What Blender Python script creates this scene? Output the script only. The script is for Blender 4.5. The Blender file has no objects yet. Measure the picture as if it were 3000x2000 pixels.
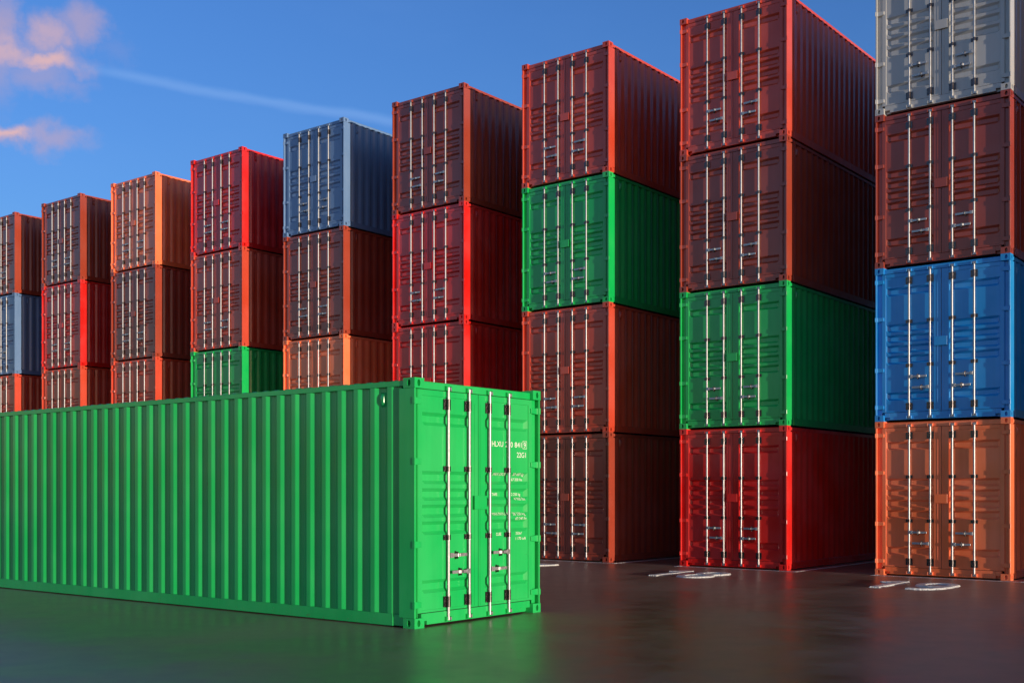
import bpy, bmesh, math, random
from mathutils import Vector, Matrix
from math import radians, sin, cos, pi

random.seed(4)
S = bpy.context.scene
COL = S.collection

# ------------------------------------------------------------------ constants
L, W, H = 12.19, 2.438, 2.896            # forty foot high cube container
ROW_A = 0.6722289                        # yaw of the stacked row
ROW_O = (8.92666, 20.51724)              # near corner of the stack at slot 19
PITCH = 4.233854
GREEN_O = (-1.042083, 13.342803)
GREEN_A = 0.9062977
CAM_Z = 1.58805
SUN_EL = radians(2.0)
GRAZE = radians(8.3)
_d = Vector((cos(ROW_A), -sin(ROW_A), 0)); _n = Vector((_d.y, -_d.x, 0))
_h = _d * cos(GRAZE) + _n * sin(GRAZE)
TO_SUN = (_h * cos(SUN_EL) + Vector((0, 0, sin(SUN_EL)))).normalized()
SUN_ROT = math.atan2(_h.x, _h.y)

# ------------------------------------------------------------------ node helper
class NT:
    def __init__(self, tree):
        self.t = tree; self.n = tree.nodes; self.l = tree.links
    def add(self, kind, **kw):
        nd = self.n.new(kind)
        for k, v in kw.items():
            setattr(nd, k, v)
        return nd
    def put(self, sock, v):
        if hasattr(v, 'is_output'):
            self.l.new(v, sock)
        else:
            sock.default_value = v
    def math(self, op, a, b=None, c=None, clamp=False):
        nd = self.add('ShaderNodeMath', operation=op); nd.use_clamp = clamp
        for i, v in enumerate((a, b, c)):
            if v is not None: self.put(nd.inputs[i], v)
        return nd.outputs[0]
    def mix(self, fac, a, b, blend='MIX'):
        nd = self.add('ShaderNodeMix', data_type='RGBA', blend_type=blend)
        self.put(nd.inputs[0], fac); self.put(nd.inputs[6], a); self.put(nd.inputs[7], b)
        return nd.outputs[2]
    def ramp(self, x, lo, hi, a=0.0, b=1.0, smooth=True):
        nd = self.add('ShaderNodeMapRange', interpolation_type='SMOOTHSTEP' if smooth else 'LINEAR')
        self.put(nd.inputs[0], x)
        for i, v in enumerate((lo, hi, a, b)): self.put(nd.inputs[i + 1], v)
        return nd.outputs[0]
    def noise(self, vec, scale, detail=4, rough=0.55, dist=0.0):
        nd = self.add('ShaderNodeTexNoise')
        if vec is not None: self.l.new(vec, nd.inputs['Vector'])
        self.put(nd.inputs['Scale'], scale); nd.inputs['Detail'].default_value = detail
        nd.inputs['Roughness'].default_value = rough; nd.inputs['Distortion'].default_value = dist
        return nd.outputs['Fac']
    def mapping(self, vec, loc=(0, 0, 0), rot=(0, 0, 0), sc=(1, 1, 1)):
        nd = self.add('ShaderNodeMapping'); self.l.new(vec, nd.inputs[0])
        nd.inputs[1].default_value = loc; nd.inputs[2].default_value = rot; nd.inputs[3].default_value = sc
        return nd.outputs[0]
    def xyz(self, vec):
        nd = self.add('ShaderNodeSeparateXYZ'); self.l.new(vec, nd.inputs[0])
        return nd.outputs

def new_mat(name):
    m = bpy.data.materials.new(name); m.use_nodes = True
    nt = NT(m.node_tree)
    return m, nt, m.node_tree.nodes['Principled BSDF']

# ------------------------------------------------------------------ materials
def paint_material():
    m, t, b = new_mat('container_paint')
    oi = t.add('ShaderNodeObjectInfo')
    co = t.add('ShaderNodeTexCoord').outputs['Object']
    off = t.add('ShaderNodeVectorMath', operation='ADD')
    t.l.new(co, off.inputs[0])
    cmb = t.add('ShaderNodeCombineXYZ')
    for i in range(3): t.l.new(t.math('MULTIPLY', oi.outputs['Random'], 37.0 + 11 * i), cmb.inputs[i])
    t.l.new(cmb.outputs[0], off.inputs[1])
    v = off.outputs[0]
    z = t.xyz(co)[2]
    base = oi.outputs['Color']
    big = t.noise(v, 0.9, 3)
    streak = t.noise(t.mapping(v, sc=(9, 9, 0.35)), 1.0, 4)
    shade = t.math('ADD', t.ramp(big, .3, .7, -.05, .04), t.ramp(streak, .35, .7, -.035, .03))
    hsv = t.add('ShaderNodeHueSaturation'); t.l.new(base, hsv.inputs['Color'])
    t.l.new(t.math('ADD', 1.0, shade), hsv.inputs['Value'])
    t.l.new(t.ramp(big, .3, .75, 1.0, .95), hsv.inputs['Saturation'])
    # rust: fine flecks, denser close to the bottom rail and the top rail
    fl = t.noise(v, 16, 7, .68)
    low = t.ramp(z, .02, .20, .115, 0.0)
    high = t.ramp(z, 2.80, 2.87, 0.0, .07)
    edge = t.math('MAXIMUM', low, high)
    thr = t.math('SUBTRACT', .715, edge)
    rust = t.ramp(fl, thr, t.math('ADD', thr, .05), 0, .75)
    drip = t.noise(t.mapping(v, sc=(26, 26, 1.1)), 1.0, 5, .6)
    drip_m = t.math('MULTIPLY', t.ramp(drip, .66, .78), t.ramp(z, .1, .9, .35, .04))
    rust = t.math('MAXIMUM', rust, drip_m)
    rc = t.mix(t.noise(v, 60, 3), (.05, .022, .012, 1), (.14, .055, .022, 1))
    colr = t.mix(t.math('MULTIPLY', rust, .55), hsv.outputs[0], rc)
    t.l.new(colr, b.inputs['Base Color'])
    rgh = t.math('ADD', t.ramp(t.noise(v, 4, 4), .3, .75, .20, .27), t.math('MULTIPLY', rust, .35))
    t.l.new(rgh, b.inputs['Roughness'])
    b.inputs['Specular IOR Level'].default_value = .46
    bmp = t.add('ShaderNodeBump'); bmp.inputs['Strength'].default_value = .03; bmp.inputs['Distance'].default_value = .02
    t.l.new(t.noise(t.mapping(v, sc=(1, 1, .6)), 2.2, 2), bmp.inputs['Height'])
    t.l.new(bmp.outputs[0], b.inputs['Normal'])
    return m

def metal(name, col, rough, metallic, bump=.1):
    m, t, b = new_mat(name)
    co = t.add('ShaderNodeTexCoord').outputs['Object']
    n = t.noise(co, 30, 5)
    t.l.new(t.mix(t.ramp(n, .35, .7), tuple(c * .82 for c in col[:3]) + (1,), col), b.inputs['Base Color'])
    t.l.new(t.ramp(n, .3, .7, rough - .06, rough + .08), b.inputs['Roughness'])
    b.inputs['Metallic'].default_value = metallic
    return m

def lettering_material(name, col, rough=.4, wear=.62):
    m, t, b = new_mat(name)
    co = t.add('ShaderNodeTexCoord').outputs['Object']
    n = t.noise(co, 22, 6, .65)
    t.l.new(t.mix(t.ramp(n, wear, wear + .12), col, tuple(c * .7 for c in col[:3]) + (1,)), b.inputs['Base Color'])
    b.inputs['Roughness'].default_value = rough
    return m

def ground_material():
    m, t, b = new_mat('asphalt')
    co = t.add('ShaderNodeTexCoord').outputs['Object']
    patch = t.noise(co, .30, 4, .55, .6)
    mid = t.noise(co, 2.6, 5, .6)
    fine = t.noise(co, 110, 3, .6)
    spk = t.noise(co, 300, 2, .6)
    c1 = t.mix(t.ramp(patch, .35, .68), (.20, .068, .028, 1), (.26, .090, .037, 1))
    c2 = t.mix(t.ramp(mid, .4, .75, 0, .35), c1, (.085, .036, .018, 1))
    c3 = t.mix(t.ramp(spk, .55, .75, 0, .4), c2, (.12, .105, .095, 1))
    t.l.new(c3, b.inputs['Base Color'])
    r = t.math('ADD', t.ramp(patch, .34, .66, .32, .43), t.ramp(mid, .35, .7, -.04, .04))
    t.l.new(r, b.inputs['Roughness'])
    b.inputs['Specular IOR Level'].default_value = 1.0; b.inputs['IOR'].default_value = 2.4
    bmp = t.add('ShaderNodeBump'); bmp.inputs['Strength'].default_value = .12; bmp.inputs['Distance'].default_value = .002
    t.l.new(t.math('ADD', fine, t.math('MULTIPLY', spk, .5)), bmp.inputs['Height'])
    t.l.new(bmp.outputs[0], b.inputs['Normal'])
    return m

PAINT = paint_material()
STEEL = metal('galvanised_steel', (.46, .45, .45, 1), .42, .68)
DARK = metal('dark_bracket_steel', (.10, .085, .085, 1), .26, .85)
BLACK = metal('black_rubber', (.012, .012, .012, 1), .6, 0)
PLY = metal('floor_underside', (.03, .025, .02, 1), .8, 0)
LETTER = lettering_material('pale_lettering', (.82, .82, .72, 1), .4, .66)
ROADPAINT = lettering_material('white_road_paint', (.86, .85, .83, 1), .30, .66)
_t = NT(ROADPAINT.node_tree); _b = ROADPAINT.node_tree.nodes['Principled BSDF']
_bm = _t.add('ShaderNodeBump'); _bm.inputs['Strength'].default_value = 1.0; _bm.inputs['Distance'].default_value = .06
_t.l.new(_t.noise(_t.add('ShaderNodeTexCoord').outputs['Object'], 26, 4, .6), _bm.inputs['Height']); _t.l.new(_bm.outputs[0], _b.inputs['Normal'])
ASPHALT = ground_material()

# ------------------------------------------------------------------ mesh helpers
def finish(bm, name, mat, smooth=False, bevel=0.0, seg=1):
    bmesh.ops.recalc_face_normals(bm, faces=bm.faces)
    if bevel > 0:
        es = [e for e in bm.edges if len(e.link_faces) == 2 and e.calc_face_angle(0) > .5]
        bmesh.ops.bevel(bm, geom=es, offset=bevel, segments=seg, affect='EDGES', clamp_overlap=True)
    me = bpy.data.meshes.new(name); bm.to_mesh(me); bm.free()
    mats = mat if isinstance(mat, (list, tuple)) else [mat]
    for x in mats: me.materials.append(x)
    if smooth:
        for p in me.polygons: p.use_smooth = True
        try: me.set_sharp_from_angle(angle=radians(38))
        except Exception: pass
    return me

def box(bm, x0, x1, y0, y1, z0, z1, mi=0):
    vs = [bm.verts.new(p) for p in ((x0, y0, z0), (x1, y0, z0), (x1, y1, z0), (x0, y1, z0),
                                    (x0, y0, z1), (x1, y0, z1), (x1, y1, z1), (x0, y1, z1))]
    for f in ((0, 3, 2, 1), (4, 5, 6, 7), (0, 1, 5, 4), (1, 2, 6, 5), (2, 3, 7, 6), (3, 0, 4, 7)):
        fc = bm.faces.new([vs[i] for i in f]); fc.material_index = mi

def prism(bm, pts, axis, a0, a1, mi=0):
    """extrude a closed 2-D outline along an axis: 'z' takes (x,y), 'x' takes (y,z)"""
    def P(p, a): return (p[0], p[1], a) if axis == 'z' else (a, p[0], p[1])
    A = [bm.verts.new(P(p, a0)) for p in pts]; B = [bm.verts.new(P(p, a1)) for p in pts]
    n = len(pts)
    for i in range(n):
        fc = bm.faces.new((A[i], A[(i + 1) % n], B[(i + 1) % n], B[i])); fc.material_index = mi
    bm.faces.new(A[::-1]).material_index = mi; bm.faces.new(B).material_index = mi

def cyl(bm, c, r, z0, z1, n=14, a0=0, a1=2 * pi, axis='z', cap=True):
    full = abs(a1 - a0 - 2 * pi) < 1e-6
    k = n if full else n + 1
    def P(t, z):
        if axis == 'z': return (c[0] + r * cos(t), c[1] + r * sin(t), z)
        return (c[0] + r * cos(t), z, c[1] + r * sin(t))
    A = [bm.verts.new(P(a0 + (a1 - a0) * i / n, z0)) for i in range(k)]
    B = [bm.verts.new(P(a0 + (a1 - a0) * i / n, z1)) for i in range(k)]
    for i in range(n): bm.faces.new((A[i], A[(i + 1) % k], B[(i + 1) % k], B[i]))
    if cap: bm.faces.new(A[::-1]); bm.faces.new(B)

def hole_face(bm, o, u, v, su, sv, cu, cv, ru, rv, n_in, depth=.05, N=20):
    """rectangle with a real oval pocket in it"""
    o, u, v, n_in = Vector(o), Vector(u), Vector(v), Vector(n_in)
    outer, inner, back = [], [], []
    for i in range(N):
        t = 2 * pi * (i + .5) / N
        dx, dy = cos(t), sin(t)
        s = 1e9
        if dx > 1e-9: s = min(s, (su - cu) / dx)
        if dx < -1e-9: s = min(s, -cu / dx)
        if dy > 1e-9: s = min(s, (sv - cv) / dy)
        if dy < -1e-9: s = min(s, -cv / dy)
        outer.append([cu + dx * s, cv + dy * s])
        inner.append((cu + ru * dx, cv + rv * dy))
    for (qx, qy) in ((0, 0), (su, 0), (su, sv), (0, sv)):       # snap to the true corners
        k = min(range(N), key=lambda i: (outer[i][0] - qx) ** 2 + (outer[i][1] - qy) ** 2)
        outer[k] = [qx, qy]
    P = lambda a, b, dd=0: bm.verts.new(o + u * a + v * b + n_in * dd)
    O = [P(*p) for p in outer]; I = [P(*p) for p in inner]; B = [P(*p, depth) for p in inner]
    for i in range(N):
        j = (i + 1) % N
        bm.faces.new((O[i], O[j], I[j], I[i])); bm.faces.new((I[i], I[j], B[j], B[i]))
    bm.faces.new(B)

# ------------------------------------------------------------------ container part meshes
HW = W / 2
def casting_mesh(sx, end, top):
    """corner casting with oval pockets; sx side (-1/1), end 0 door end / 1 far end, top flag"""
    bm = bmesh.new()
    w, l, h = .165, .178, .118
    x_out = sx * (HW + .002); x_in = sx * (HW - w)
    y_out = -.002 if end == 0 else L + .002; y_in = l if end == 0 else L - l
    z0, z1 = (H - h - .001, H - .001) if top else (0.001, h)
    yd = 1 if end == 0 else -1
    # end face and side face with oval pockets, then the plain faces
    hole_face(bm, (x_out, y_out, z0), (-sx, 0, 0), (0, 0, 1), w + .002, z1 - z0, w * .45, h * .5, .026, .040, (0, yd, 0))
    hole_face(bm, (x_out, y_out, z0), (0, yd, 0), (0, 0, 1), l + .002, z1 - z0, l * .5, h * .5, .027, .040, (-sx, 0, 0))
    zc = z1 if top else z0
    hole_face(bm, (x_out, y_out, zc), (-sx, 0, 0), (0, yd, 0), w + .002, l + .002, w * .5, l * .5, .03, .05, (0, 0, -1 if top else 1))
    zo = z0 if top else z1
    for f in (((x_out, y_out, zo), (x_in, y_out, zo), (x_in, y_in, zo), (x_out, y_in, zo)),
              ((x_in, y_out, z0), (x_in, y_in, z0), (x_in, y_in, z1), (x_in, y_out, z1)),
              ((x_out, y_in, z0), (x_in, y_in, z0), (x_in, y_in, z1), (x_out, y_in, z1))):
        bm.faces.new([bm.verts.new(p) for p in f])
    bmesh.ops.remove_doubles(bm, verts=bm.verts, dist=1e-4)
    bmesh.ops.recalc_face_normals(bm, faces=bm.faces)
    es = [e for e in bm.edges if len(e.link_faces) == 2 and e.calc_face_angle(0) > .9 and
          all(min(abs(v.co.x - x_out), abs(v.co.x - x_in)) < 1e-3 or min(abs(v.co.y - y_out), abs(v.co.y - y_in)) < 1e-3 for v in e.verts)
          and e.calc_length() > .03]
    try: bmesh.ops.bevel(bm, geom=es, offset=.006, segments=2, affect='EDGES', clamp_overlap=True)
    except Exception: pass
    return finish(bm, 'corner_casting', PAINT)

def frame_mesh():
    bm = bmesh.new()
    zb, zt = .119, H - .120
    for s in (-1, 1):
        X = lambda a, b: (min(s * a, s * b), max(s * a, s * b))
        # door end post: side plate, front lip and the channel that holds the hinges
        prism(bm, [(s * (HW - .003), .004), (s * (HW - .003), .247), (s * (HW - .020), .247), (s * (HW - .020), .030), (s * (HW - .030), .030), (s * (HW - .030), .004)], 'z', zb, zt)
        box(bm, *X(HW - .110, HW - .0205), .074, .110, zb, zt)
        box(bm, *X(HW - .116, HW - .104), .058, .0735, zb, zt)
        box(bm, *X(HW - .020, HW - .130), .112, .200, zb, zt)
        # far end post
        box(bm, *X(HW - .004, HW - .16), L - .17, L - .004, zb, zt)
        # top side rail and bottom side rail
        box(bm, *X(HW - .008, HW - .068), .178, L - .178, H - .091, H - .029)
        box(bm, *X(HW - .016, HW - .060), .36, L - .36, .014, .155)
        box(bm, *X(HW - .026, HW - .062), .179, .3595, .020, .152)
        box(bm, *X(HW - .026, HW - .062), L - .3595, L - .179, .020, .152)
    # header, sill with the two notches, far end beams
    box(bm, -HW + .166, HW - .166, .046, .150, H - .117, H - .034)
    box(bm, -HW + .166, HW - .166, .052, .140, H - .034, H - .028)
    box(bm, -.955, .955, .046, .150, .026, .160)
    for s in (-1, 1):
        box(bm, min(s * .955, s * 1.052), max(s * .955, s * 1.052), .046, .150, .072, .160)
        box(bm, min(s * .955, s * 1.052), max(s * .955, s * 1.052), .110, .148, .022, .0715)
    box(bm, -HW + .166, HW - .166, L - .10, L - .008, H - .117, H - .029)
    box(bm, -HW + .166, HW - .166, L - .10, L - .008, .02, .160)
    # small bolts and tie plates on the top rail near the door
    return finish(bm, 'frame', PAINT, bevel=.004, seg=1)

def corrugated_profile():
    pts = [(.248, 0.036)]
    y = .305
    pts.append((y, .036))
    y0 = .374
    while y0 + .28 < L - .30:
        pts += [(y0, 0), (y0 + .070, 0), (y0 + .138, .036), (y0 + .2095, .036)]
        y0 += .2785
    pts += [(y0, 0), (y0 + .07, 0), (y0 + .138, .036), (L - .169, .036)]
    return pts

def side_mesh(s):
    bm = bmesh.new()
    pr = corrugated_profile()
    r = .006                                   # rounded press folds
    fine = [pr[0]]
    for a, b, c in zip(pr, pr[1:], pr[2:]):
        va = Vector(a) - Vector(b); vc = Vector(c) - Vector(b)
        fine += [tuple(Vector(b) + va.normalized() * r), tuple(Vector(b) + vc.normalized() * r)]
    fine.append(pr[-1])
    A, B = [], []
    for (y, dep) in fine:
        x = s * (HW - .013 - dep)
        A.append(bm.verts.new((x, y, .1555))); B.append(bm.verts.new((x, y, H - .0915)))
    for i in range(len(A) - 1): bm.faces.new((A[i], A[i + 1], B[i + 1], B[i]))
    me = finish(bm, 'side_wall', PAINT)
    return me

def end_wall_mesh():
    bm = bmesh.new()
    pts = []; x = -HW + .16
    while x < HW - .3:
        pts += [(x, 0), (x + .07, 0), (x + .138, .036), (x + .208, .036)]; x += .276
    pts.append((HW - .16, 0))
    A = [bm.verts.new((p[0], L - .03 - p[1], .16)) for p in pts]; B = [bm.verts.new((p[0], L - .03 - p[1], H - .118)) for p in pts]
    for i in range(len(A) - 1): bm.faces.new((A[i], A[i + 1], B[i + 1], B[i]))
    return finish(bm, 'end_wall', PAINT)

def roof_mesh():
    bm = bmesh.new()
    y = .15; pts = [(.10, 0)]
    while y < L - .3:
        pts += [(y, 0), (y + .03, .020), (y + .10, .020), (y + .13, 0)]; y += .209
    pts.append((L - .10, 0))
    rows = []
    for xx, k in ((-HW + .010, 0), (-HW + .075, 0), (-HW + .11, 1), (0, 1), (HW - .11, 1), (HW - .075, 0), (HW - .010, 0)):
        rows.append([bm.verts.new((xx, p[0], H - .0285 + p[1] * k * .9 + .0005)) for p in pts])
    for a, b in zip(rows, rows[1:]):
        for i in range(len(pts) - 1): bm.faces.new((a[i], a[i + 1], b[i + 1], b[i]))
    return finish(bm, 'roof', PAINT)

def floor_mesh():
    bm = bmesh.new()
    box(bm, -HW + .0625, HW - .0625, .16, L - .11, .10, .150)
    y = .5
    while y < L - .4:
        box(bm, -HW + .0625, HW - .0625, y, y + .05, .03, .0995); y += .45
    return finish(bm, 'floor', PLY)

def vent_mesh(s):
    bm = bmesh.new()
    x0 = HW - .013 - .034
    prof = [(2.575, 0), (2.60, .022), (2.63, .034), (2.69, .034), (2.725, .024), (2.748, 0)]
    cols = []
    for yy, k in ((.492, .0), (.505, .85), (.545, 1), (.560, .85), (.572, .0)):
        cols.append([bm.verts.new((s * (x0 + d * k + .001), yy, z)) for z, d in prof])
    for a, b in zip(cols, cols[1:]):
        for i in range(len(prof) - 1): bm.faces.new((a[i], a[i + 1], b[i + 1], b[i]))
    return finish(bm, 'air_vent', PAINT, smooth=True)

GROOVES = [(2.510, 2.355), (1.822, 1.669), (1.620, 1.474), (1.427, 1.273), (1.231, 1.072), (.543, .389)]
PY0, GD = .064, .038
PX0, PX1 = .134, 1.030
def panel_depth(z):
    for t, b in GROOVES:
        if b < z < t:
            s = .041
            return GD * min(1, (t - z) / s, (z - b) / s)
    return 0
def door_mesh(s):
    bm = bmesh.new()
    z0, z1 = .166, 2.7735
    pz0, pz1 = .198, 2.702
    X = lambda a, b: (min(s * a, s * b), max(s * a, s * b))
    yf, yb = .052, .103
    # frame members around the pressed panel
    box(bm, *X(PX1, 1.1025), yf, yb, z0, z1)
    box(bm, *X(.0045, PX0), yf, yb, z0, z1)
    box(bm, *X(PX0, PX1), yf + .0015, yb, pz1, z1)
    box(bm, *X(PX0, PX1), yf + .0015, yb, z0, pz0)
    # rubber lip strip along the meeting edge and hinge edge
    box(bm, *X(.030, .052) if s > 0 else X(.060, .078), yf - .004, yf - .0005, z0 + .02, z1 - .12)
    bmesh.ops.recalc_face_normals(bm, faces=bm.faces)
    es = [e for e in bm.edges if len(e.link_faces) == 2 and e.calc_face_angle(0) > .5]
    bmesh.ops.bevel(bm, geom=es, offset=.003, segments=1, affect='EDGES')
    # pressed panel with six grooves closed by sloped ends
    zs = [pz0 - .004]
    for t, b in sorted(GROOVES, key=lambda g: g[1]): zs += [b, b + .041, t - .041, t]
    zs += [pz1 - .09, pz1 + .004]; zs.sort()
    gx0, gx1 = PX0 + .006, PX1 - .006
    xs = [PX0 - .004, gx0, gx0 + .046, gx1 - .046, gx1, PX1 + .004]
    V = {}
    for i, x in enumerate(xs):
        for j, z in enumerate(zs):
            inside = 2 <= i <= 3
            dep = 0
            if inside:
                for t, b in GROOVES:
                    if b + .04 <= z <= t - .04: dep = GD
            V[i, j] = bm.verts.new((s * x, PY0 + dep, z))
    for i in range(len(xs) - 1):
        for j in range(len(zs) - 1): bm.faces.new((V[i, j], V[i + 1, j], V[i + 1, j + 1], V[i, j + 1]))
    # plate seam lines: thin raised joint strips across the top and bottom of the panel
    for zz in (2.5525, .3425):
        box(bm, *X(PX0 + .001, PX1 - .001), PY0 - .0022, PY0 + .004, zz - .004, zz + .004)
    # black seal in the gaps
    for e in bm.faces: e.material_index = 0
    k = len(bm.faces)
    box(bm, *X(1.1035, 1.1075), .070, .100, z0, z1, 1)
    box(bm, *X(.0005, .004), .064, .100, z0, z1, 1)
    box(bm, *X(.0005, 1.1025), .068, .100, z1 + .0005, z1 + .004, 1)
    box(bm, *X(.0005, 1.1025), .068, .100, z0 - .005, z0 - .0005, 1)
    # flat back of the leaf
    bm.faces.new([bm.verts.new(p) for p in ((s * .005, .1045, z0), (s * 1.102, .1045, z0), (s * 1.102, .1045, z1), (s * .005, .1045, z1))])
    return finish(bm, 'door', [PAINT, BLACK])

RODS = (.200, .588)
RY = .031
def rod_mesh():
    bm = bmesh.new()
    cyl(bm, (0, RY), .018, .072, 2.800, 16)
    for zc in (.145, .36, 1.0, 1.07, 1.818, 1.888, 2.545, 2.70):      # thin stop collars
        cyl(bm, (0, RY), .0215, zc - .006, zc + .006, 16)
    for zc in (.070, 2.803):                                          # cam ends
        sg = 1 if zc > 1 else -1
        cyl(bm, (0, RY), .023, zc - .018, zc + .018, 12)
        box(bm, -.040, .040, RY - .012, RY + .010, zc - .008 + sg * .012, zc + .008 + sg * .012)
        box(bm, .020, .036, RY - .022, RY + .010, zc - .022, zc + .014)
    return finish(bm, 'locking_bar', STEEL, smooth=True)

def keeper_mesh(top):
    bm = bmesh.new()
    zc = 2.806 if top else .068
    for sx in (-1, 1):
        box(bm, sx * .042 - .010, sx * .042 + .010, .010, .0455, zc - .026, zc + .026)
    box(bm, -.052, .052, .034, .0455, zc + (.028 if top else -.034), zc + (.034 if top else -.028))
    return finish(bm, 'cam_keeper', PAINT, bevel=.002)

def bracket_mesh(z0, z1):
    bm = bmesh.new()
    box(bm, -.064, .060, .046, .0515, z0, z1)
    cyl(bm, (0, RY), .0255, z0 + .002, z1 - .002, 16)
    box(bm, -.0254, .0254, RY, .0455, z0 + .003, z1 - .003)
    zz = [(z0 + z1) / 2] if z1 - z0 < .09 else [z0 + .03, z1 - .03]
    for z in zz:
        for x in (-.045, .043): cyl(bm, (x, z), .009, .040, .0458, 8, axis='y')
    return finish(bm, 'bar_bracket', DARK, smooth=True)

def handle_mesh(sg):
    """handle bar that starts on its bar at x=0 and runs in direction sg"""
    bm = bmesh.new()
    box(bm, *sorted((sg * .014, sg * .070)), .004, .012, -.030, .030)
    cyl(bm, (sg * .046, 0), .011, -.002, .0038, 10, axis='y')
    path = [(.060, .010), (.150, .006), (.172, -.006), (.192, -.006), (.215, .012), (.330, .014)]
    th = .009
    outline = [(sg * x, y) for x, y in path] + [(sg * x, y + th) for x, y in reversed(path)]
    prism(bm, outline, 'z', -.019, .019)
    return finish(bm, 'handle', STEEL, bevel=.0015)

def catch_mesh(sg):
    bm = bmesh.new()
    x = sg * .160
    box(bm, x - .009, x + .009, .016, .060, .0205, .040)
    box(bm, x - .009, x + .009, .020, .060, -.046, -.0205)
    box(bm, x - .012, x + .012, .056, .0625, -.052, .046)
    box(bm, x - .004, x + .004, -.010, .012, -.016, .018)
    cyl(bm, (x, -.036), .006, .014, .0198, 8, axis='y')
    return finish(bm, 'handle_catch', DARK, bevel=.0015)

def hinge_mesh(s, zc):
    bm = bmesh.new()
    out = [(1.2225, .034), (1.2225, -.004), (1.214, -.006), (1.176, .026), (1.066, .030), (1.060, .0515), (1.100, .0515), (1.112, .0565), (1.16, .0565), (1.185, .034)]
    A, B = [], []
    for x, y in out:
        k = .041 if x > 1.17 else .041 - (1.178 - min(x, 1.178)) * .085
        A.append(bm.verts.new((s * x, y, zc - k))); B.append(bm.verts.new((s * x, y, zc + k)))
    n = len(out)
    for i in range(n): bm.faces.new((A[i], A[(i + 1) % n], B[(i + 1) % n], B[i]))
    bm.faces.new(A[::-1]); bm.faces.new(B)
    bmesh.ops.recalc_face_normals(bm, faces=bm.faces)
    return finish(bm, 'hinge', PAINT, bevel=.003)

def lock_box_mesh():
    bm = bmesh.new()
    box(bm, -.112, .112, .020, .0515, 1.368, 1.524)
    box(bm, -.118, .118, .010, .0195, 1.362, 1.530)
    return finish(bm, 'lock_box', PAINT, bevel=.003)

# ------------------------------------------------------------------ one container, then copies
def obj(name, me, parent=None, loc=None):
    o = bpy.data.objects.new(name, me); COL.objects.link(o)
    if parent is not None: o.parent = parent
    if loc is not None: o.location = loc
    return o

def make_container():
    root = obj('shipping_container', None)
    root.empty_display_size = .3
    obj('frame', frame_mesh(), root)
    for s in (-1, 1):
        for e in (0, 1):
            for t in (0, 1): obj('corner_casting', casting_mesh(s, e, t), root)
        w = obj('side_wall', side_mesh(s), root)
        obj('air_vent', vent_mesh(s), w)
    obj('end_wall', end_wall_mesh(), root)
    obj('roof', roof_mesh(), root)
    obj('floor', floor_mesh(), root)
    rm = rod_mesh(); km = {t: keeper_mesh(t) for t in (0, 1)}
    bms = [bracket_mesh(*z) for z in ((.205, .335), (1.003, 1.066), (1.820, 1.884), (2.553, 2.682))]
    hm = {g: handle_mesh(g) for g in (-1, 1)}; cm = {g: catch_mesh(g) for g in (-1, 1)}
    for s in (-1, 1):
        d = obj('door', door_mesh(s), root)
        for r in RODS:
            obj('locking_bar', rm, d, (s * r, 0, 0))
            for me in bms: obj('bar_bracket', me, d, (s * r, 0, 0))
            for t in (0, 1): obj('cam_keeper', km[t], d, (s * r, 0, 0))
        # upper handle sits on the left bar of the left leaf and the right bar of the right leaf
        xl, xr = (-.588, -.200) if s < 0 else (.200, .588)
        hi, lo = (((xl, 1), (xr, -1)) if s < 0 else ((xr, -1), (xl, 1)))
        for (x, g), z in ((hi, .820), (lo, .617)):
            obj('handle', hm[g], d, (x, 0, z)); obj('handle_catch', cm[g], d, (x, 0, z))
        for zc in (2.632, 1.929, .967, .268): obj('hinge', hinge_mesh(s, zc), d)
    obj('lock_box', lock_box_mesh(), root)
    return root

def copy_tree(o, parent=None):
    c = o.copy(); COL.objects.link(c); c.parent = parent
    for ch in o.children: copy_tree(ch, c)
    return c

def recolour(o, col):
    o.color = col
    for ch in o.children: recolour(ch, col)

C = {                                            # paint colours (linear)
    'crimson': (.66, .011, .008, 1), 'vermilion': (.62, .064, .028, 1), 'maroon': (.35, .050, .024, 1),
    'orange': (.96, .195, .066, 1), 'green': (.006, .45, .092, 1), 'slate': (.140, .240, .43, 1),
    'blue': (.006, .275, .70, 1), 'grey': (.51, .495, .475, 1),
}
WORDS = {'crimson': 'bright red', 'vermilion': 'orange-red', 'maroon': 'dark brownish red', 'orange': 'orange',
         'green': 'green', 'slate': 'slate blue', 'blue': 'bright blue', 'grey': 'pale grey'}
STACKS = {   # bottom to top
    1: ('maroon', 'vermilion', 'slate', 'maroon'),
    2: ('vermilion', 'vermilion', 'crimson', 'maroon'),
    3: ('maroon', 'vermilion', 'maroon', 'orange'),
    4: ('vermilion', 'green', 'vermilion', 'crimson'),
    5: ('maroon', 'orange', 'maroon', 'slate'),
    6: ('crimson', 'crimson', 'crimson', 'maroon'),
    7: ('maroon', 'vermilion', 'green', 'vermilion'),
    8: ('crimson', 'green', 'maroon', 'vermilion'),
    9: ('orange', 'blue', 'maroon', 'grey'),
    10: ('vermilion', 'maroon', 'crimson', 'vermilion'),
}
PLACE = {
    1: 'stack with slate blue second from top',
    2: 'stack just beyond the orange-topped stack',
    3: 'the orange-topped stack', 4: 'the bright-red-topped stack', 5: 'the slate-blue-topped stack',
    6: 'stack between the slate-blue-topped stack and number 17',
    7: 'stack with green second from top',
    8: 'the stack at painted number 18', 9: 'the stack at painted number 19',
    10: 'stack just past the grey-topped stack',
}
TIER = ['bottom', 'second from bottom', 'third from bottom', 'top']

proto = make_container()
GROUP = 'containers stacked in a row'
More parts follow.
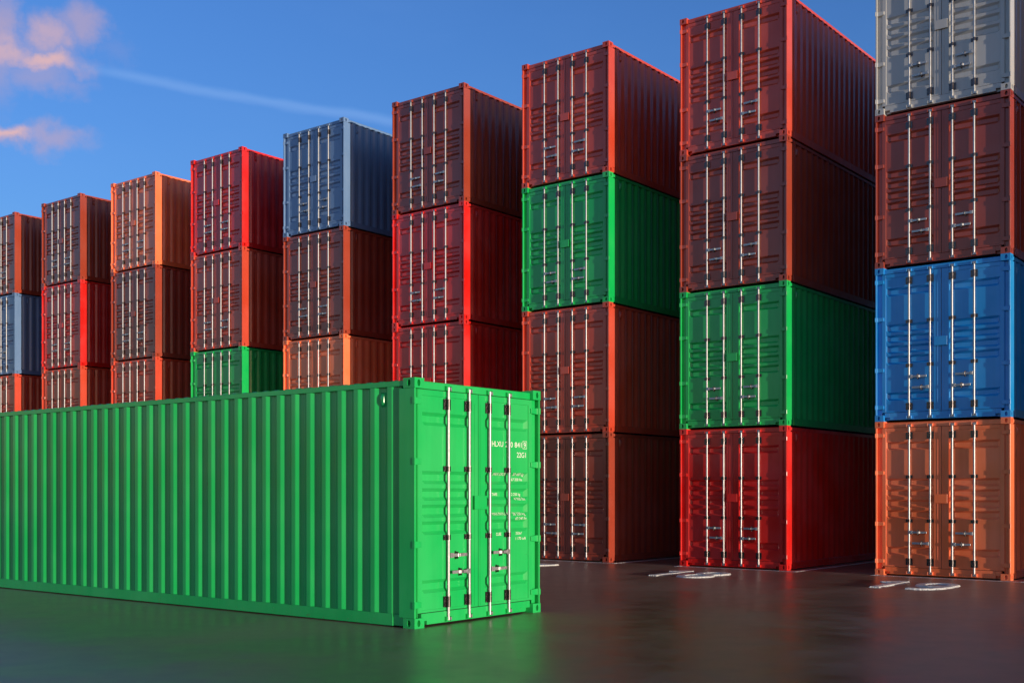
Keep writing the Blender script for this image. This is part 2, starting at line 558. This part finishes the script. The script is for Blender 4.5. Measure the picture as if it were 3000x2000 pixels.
# the green container standing alone on the yard
ga = Vector((cos(GREEN_A), sin(GREEN_A), 0))
proto.location = Vector((*GREEN_O, 0)) + ga * HW
proto.rotation_euler = (0, 0, GREEN_A)
proto['label'] = 'long green container with white lettering, alone on the ground in front of the stacks'
proto['category'] = 'container'
recolour(proto, C['green'])

for s, cols in STACKS.items():
    base = Vector((*ROW_O, 0)) + _d * (PITCH * (s - 9) - HW)
    for k, cn in enumerate(cols):
        c = copy_tree(proto)
        jx = random.uniform(-.004, .004) if k else 0
        c.location = base + Vector((0, 0, k * H)) + _d * jx
        c.rotation_euler = (0, 0, -ROW_A)
        v = random.uniform(.93, 1.07)
        recolour(c, tuple(min(1, x * v) for x in C[cn][:3]) + (1,))
        c['label'] = f'{WORDS[cn]} container, {TIER[k]} in {PLACE[s]}'
        c['category'] = 'container'; c['group'] = GROUP

# ------------------------------------------------------------------ lettering on the green door
def text_mesh(body, size, sx, align='LEFT', bold=0.0):
    cu = bpy.data.curves.new('t', 'FONT'); cu.body = body; cu.size = size; cu.align_x = align
    cu.offset = bold; cu.resolution_u = 4
    o = bpy.data.objects.new('t', cu); COL.objects.link(o)
    dg = bpy.context.evaluated_depsgraph_get(); dg.update()
    me = bpy.data.meshes.new_from_object(o.evaluated_get(dg))
    COL.objects.unlink(o); bpy.data.objects.remove(o); bpy.data.curves.remove(cu)
    bm = bmesh.new(); bm.from_mesh(me); bpy.data.meshes.remove(me)
    for v in bm.verts: v.co.x *= sx
    return bm

def lettering():
    out = bmesh.new()
    # (text, left u or right u, baseline z, cap height, align)
    # text, left edge, right edge, baseline height, cap height (metres on the door, from its left corner)
    rows = [('HLXU', 1.500, 1.726, 2.148, .068), ('200', 1.774, 1.925, 2.147, .068), ('841', 1.968, 2.110, 2.147, .068),
            ('9', 2.160, 2.203, 2.148, .068), ('22G1', 2.012, 2.204, 2.020, .066),
            ('MAX GROSS', 1.547, 1.823, 1.783, .035), ('30 480 kg', 1.950, 2.187, 1.783, .035), ('67 200 lbs', 1.940, 2.172, 1.718, .035),
            ('TARE', 1.541, 1.653, 1.529, .036), ('2 250 kg', 1.943, 2.133, 1.528, .035), ('4 960 lbs', 1.965, 2.195, 1.470, .035),
            ('MAX PAYLOAD', 1.536, 1.898, 1.281, .035), ('28 230 kg', 1.943, 2.200, 1.277, .035), ('62 240 lbs', 1.988, 2.222, 1.217, .035),
            ('CUBE', 1.583, 1.687, 1.027, .036), ('33.0m\u00b3', 1.988, 2.118, 1.027, .036), ('1 170 cuft', 1.988, 2.203, .961, .035)]
    def merge(bm, dx, dz):
        for v in bm.verts: v.co = Vector((v.co.x + dx, 0, v.co.y + dz))
        for t, b in GROOVES:
            for zc in (t, t - .041, b + .041, b):
                g = bm.verts[:] + bm.edges[:] + bm.faces[:]
                bmesh.ops.bisect_plane(bm, geom=g, plane_co=(0, 0, zc), plane_no=(0, 0, 1))
        for v in bm.verts:
            v.co.y = PY0 + panel_depth(v.co.z) - .0018
        me = bpy.data.meshes.new('x'); bm.to_mesh(me); bm.free(); out.from_mesh(me); bpy.data.meshes.remove(me)
    for body, u0, u1, z, cap in rows:
        bm = text_mesh(body, cap / .70, 1.0, 'LEFT', 0)
        lo, hi = min(v.co.x for v in bm.verts), max(v.co.x for v in bm.verts)
        for v in bm.verts: v.co.x = (v.co.x - lo) * (u1 - u0) / (hi - lo)
        merge(bm, u0 - HW, z)
    # frame around the check digit
    for x0, x1, z0, z1 in ((2.137, 2.224, 2.133, 2.138), (2.137, 2.224, 2.227, 2.232), (2.137, 2.142, 2.138, 2.227), (2.219, 2.224, 2.138, 2.227)):
        bm = bmesh.new()
        bm.faces.new([bm.verts.new(p) for p in ((x0 - HW, z0, 0), (x1 - HW, z0, 0), (x1 - HW, z1, 0), (x0 - HW, z1, 0))])
        merge(bm, 0, 0)
    me = bpy.data.meshes.new('lettering'); out.to_mesh(me); out.free(); me.materials.append(LETTER)
    return me
right_door = [c for c in proto.children if c.name.startswith('door')][1]
obj('lettering', lettering(), right_door)

# ------------------------------------------------------------------ ground and its painted markings
bm = bmesh.new()
R = 3000
bm.faces.new([bm.verts.new(p) for p in ((-R, -R, 0), (R, -R, 0), (R, R, 0), (-R, R, 0))])
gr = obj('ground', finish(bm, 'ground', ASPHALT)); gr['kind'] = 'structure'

def stroke(pts, w, closed=False):
    """flat painted stroke along a polyline: list of quads as (left,right) rails"""
    n = len(pts); P = [Vector(p) for p in pts]; Lr, Rr = [], []
    for i in range(n):
        a = P[(i - 1) % n] if (closed or i > 0) else P[i]
        b = P[(i + 1) % n] if (closed or i < n - 1) else P[i]
        t = (b - a).normalized(); nn = Vector((-t.y, t.x))
        Lr.append(P[i] + nn * w / 2); Rr.append(P[i] - nn * w / 2)
    return Lr, Rr, closed

def digit_paths(ch):
    # in a box .66 wide and 1.45 tall, origin bottom left
    def arc(cx, cy, rx, ry, a0, a1, n=20): return [(cx + rx * cos(radians(a0 + (a1 - a0) * i / n)), cy + ry * sin(radians(a0 + (a1 - a0) * i / n))) for i in range(n + 1)]
    if ch == '1': return [([(.31, 0), (.31, 1.44)], False), ([(.0, 1.14), (.10, 1.20), (.20, 1.30), (.27, 1.42)], False)]
    if ch == '7': return [([(.0, 1.37), (.66, 1.37)], False), ([(.60, 1.33), (.42, .85), (.26, .40), (.18, 0)], False)]
    if ch == '8': return [(arc(.33, .39, .255, .315, 0, 360, 28)[:-1], True), (arc(.33, 1.06, .235, .305, 0, 360, 28)[:-1], True)]
    if ch == '9': return [(arc(.33, 1.01, .255, .36, 0, 360, 28)[:-1], True), ([(.585, 1.0), (.58, .60), (.54, .35), (.45, .16), (.32, .08), (.14, .09)], False)]

def paint_mesh(paths, name, w, th=.005):
    bm = bmesh.new()
    for k, (pts, closed) in enumerate(paths):
        Lr, Rr, cl = stroke(pts, w, closed)
        n = len(pts); z0, z1 = -.001, th + k * .0008
        e = .022 if th > .01 else .008
        rows = []
        for l, r in zip(Lr, Rr):
            t = (r - l).normalized() * e
            rows.append([bm.verts.new((*l, z0)), bm.verts.new((*(l + t), z1)), bm.verts.new((*(r - t), z1)), bm.verts.new((*r, z0))])
        for i in range(n if cl else n - 1):
            a, b = rows[i], rows[(i + 1) % n]
            for j in range(3): bm.faces.new((a[j], b[j], b[j + 1], a[j + 1]))
        if not cl:
            bm.faces.new(rows[0][::-1]); bm.faces.new(rows[-1])
    return finish(bm, name, ROADPAINT, smooth=True)

def ground_number(text, s):
    o2 = Vector((*ROW_O, 0)) + _d * (PITCH * (s - 9) - W)
    paths = []
    for ch, u0 in zip(text, (.78, 1.46)):
        for pts, cl in digit_paths(ch): paths.append(([(x + u0, y) for x, y in pts], cl))
    o = obj('painted_number', paint_mesh(paths, 'painted_number', .185, .022), gr)
    # local x along the doors, local y towards the doors
    o.location = o2 + _n * 2.91; o.rotation_euler = (0, 0, -ROW_A)
    o['label'] = f'white number {text} painted on the asphalt in front of a stack'
for s in STACKS:
    if s >= 6:
        ground_number(str(10 + s) if s < 10 else '17', s) if 6 < s < 10 else None
    o2 = Vector((*ROW_O, 0)) + _d * (PITCH * (s - 9) - W)
    w = .09
    rect = [([(-.02, 0), (2.74, 0)], False), ([(.025, -.04), (.025, 12.6)], False), ([(2.695, -.04), (2.695, 12.6)], False)]
    o = obj('slot_line', paint_mesh(rect, 'slot_line', w, .003), gr)
    o.location = o2 + _n * .165; o.rotation_euler = (0, 0, -ROW_A)

# ------------------------------------------------------------------ world: sky, clouds, sun
world = bpy.data.worlds.new('World'); S.world = world; world.use_nodes = True
wt = NT(world.node_tree)
bg = world.node_tree.nodes['Background']
sky = wt.add('ShaderNodeTexSky', sky_type='NISHITA')
sky.sun_disc = False; sky.sun_elevation = SUN_EL; sky.sun_rotation = SUN_ROT
sky.altitude = 100; sky.air_density = 1.0; sky.dust_density = .6; sky.ozone_density = 3.0


# clouds live in sky directions: azimuth and elevation in degrees about world +Y
gen = wt.add('ShaderNodeTexCoord').outputs['Generated']
dx, dy, dz = wt.xyz(gen)
toward = wt.math('ADD', wt.math('MULTIPLY', dx, _h.x), wt.math('MULTIPLY', dy, _h.y))
fill_dir = Vector((sin(radians(240)), cos(radians(240)), 0))
leftw = wt.math('ADD', wt.math('MULTIPLY', dx, fill_dir.x), wt.math('MULTIPLY', dy, fill_dir.y))
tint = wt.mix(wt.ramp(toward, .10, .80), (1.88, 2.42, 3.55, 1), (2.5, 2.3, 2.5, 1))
left_fill = wt.mix(wt.ramp(dz, .04, .30), (5.6, 4.8, 4.4, 1), (5.4, 4.8, 5.8, 1))  # added glow in the unseen sky on this side, lights the stack doors
left_fill = wt.mix(1.0, left_fill, wt.ramp(dz, .0, .16, .72, 1.0), 'MULTIPLY')
tint = wt.mix(wt.ramp(leftw, .15, .85), tint, left_fill)
zen = wt.ramp(dz, .37, .66, 1.0, .16)
tint = wt.mix(1.0, tint, zen, 'MULTIPLY')
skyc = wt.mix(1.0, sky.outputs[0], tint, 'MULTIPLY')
az = wt.math('MULTIPLY', wt.math('ARCTAN2', dx, dy), 57.29578)
el = wt.math('MULTIPLY', wt.math('ARCSINE', dz), 57.29578)
cv = wt.add('ShaderNodeCombineXYZ'); wt.l.new(az, cv.inputs[0]); wt.l.new(el, cv.inputs[1])
wob = wt.math('SUBTRACT', wt.noise(cv.outputs[0], .75, 6, .6), .5)
wob2 = wt.math('SUBTRACT', wt.noise(wt.mapping(cv.outputs[0], loc=(7.3, 2.1, 4)), .8, 5, .55), .5)
azw = wt.math('ADD', az, wt.math('MULTIPLY', wob, 2.6)); elw = wt.math('ADD', el, wt.math('MULTIPLY', wob2, 2.0))
F_PX, CX, HY = 3402.4856, 1480.133, 1437.334
def sky_dir(px, py):
    x, z = (px - CX) / F_PX, (HY - py) / F_PX
    return math.degrees(math.atan2(x, 1)), math.degrees(math.atan2(z, math.hypot(x, 1)))
def puff(px, py, rx, ry, gain):
    a, e = sky_dir(px, py)
    ddx = wt.math('DIVIDE', wt.math('SUBTRACT', azw, a), rx); ddy = wt.math('DIVIDE', wt.math('SUBTRACT', elw, e), ry)
    d2 = wt.math('SQRT', wt.math('ADD', wt.math('MULTIPLY', ddx, ddx), wt.math('MULTIPLY', ddy, ddy)))
    return wt.ramp(d2, 1.15, .05, 0, gain)
def total(lst):
    acc = lst[0]
    for v in lst[1:]: acc = wt.math('MAXIMUM', acc, v)
    return acc
puffs = total([puff(140, 105, 1.7, 1.25, .70), puff(240, 72, 1.5, 1.15, .64), puff(-10, 100, 1.3, 3.2, .72), puff(130, 178, 2.4, .85, .82),
               puff(20, 150, 1.9, 1.1, .75), puff(120, 232, 2.5, .8, .45), puff(25, 398, 2.1, .66, .84), puff(165, 408, 1.8, .85, .60), puff(-60, 395, 1.5, .7, .7), puff(345, 155, 1.1, .7, .1)])
warm = total([puff(130, 180, 2.1, .6, .95), puff(20, 150, 1.7, .7, .7), puff(20, 392, 1.8, .5, .95), puff(135, 100, 1.2, .7, .5)])
a0, e0 = sky_dir(250, 196); a1, e1 = sky_dir(1148, 354)
slope = (e1 - e0) / (a1 - a0)
wv = wt.math('MULTIPLY', wt.math('SUBTRACT', wt.noise(wt.mapping(cv.outputs[0], sc=(.25, .6, 1)), 1, 3), .5), .5)
line = wt.math('ADD', wt.math('SUBTRACT', el, wt.math('ADD', e0, wt.math('MULTIPLY', wt.math('SUBTRACT', az, a0), slope))), wv)
streak = wt.math('MULTIPLY', wt.ramp(wt.math('ABSOLUTE', line), .38, 0, 0, 1), wt.math('MULTIPLY', wt.ramp(az, a0 - 2, a0 + 2.5, 0, 1), wt.ramp(az, a1 + 10, a1 + 1, 0, 1)))
haze = wt.ramp(wt.noise(wt.mapping(cv.outputs[0], sc=(.05, .16, 1)), 1, 4), .45, .8, 0, .10)
PINK, PEACH, PALE = (.50, .38, .52, 1), (.84, .50, .45, 1), (.21, .41, .84, 1)
out = wt.mix(haze, skyc, wt.mix(1, PALE, (9, 9, 9, 1), 'MULTIPLY'))
K = 1 / .15
cl = lambda c: tuple(x * K for x in c[:3]) + (1,)
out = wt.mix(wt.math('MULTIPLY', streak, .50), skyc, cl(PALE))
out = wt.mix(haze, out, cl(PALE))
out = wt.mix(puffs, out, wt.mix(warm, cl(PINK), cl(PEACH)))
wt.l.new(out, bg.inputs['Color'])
bg.inputs['Strength'].default_value = .15

sun = bpy.data.lights.new('sun', 'SUN'); sun.energy = 4.6; sun.angle = radians(.5); sun.color = (1.0, .86, .68)
so = bpy.data.objects.new('sun', sun); COL.objects.link(so)
so.rotation_euler = (-TO_SUN).to_track_quat('-Z', 'Y').to_euler(); so.location = TO_SUN * 60

# ------------------------------------------------------------------ camera
cam = bpy.data.cameras.new('camera'); co = bpy.data.objects.new('camera', cam); COL.objects.link(co)
co.location = (0, 0, CAM_Z); co.rotation_euler = (pi / 2, 0, 0)
cam.sensor_width = 36; cam.sensor_fit = 'HORIZONTAL'; cam.lens = 36 * F_PX / 3000
cam.shift_x = (1500 - CX) / 3000; cam.shift_y = (HY - 1000) / 3000
cam.clip_end = 8000
S.camera = co

S.view_settings.view_transform = 'Standard'; S.view_settings.look = 'None'
S.view_settings.exposure = 0; S.view_settings.gamma = 1
S.render.engine = 'CYCLES'
S.cycles.max_bounces = 8; S.cycles.diffuse_bounces = 4; S.cycles.glossy_bounces = 4
S.cycles.use_denoising = True
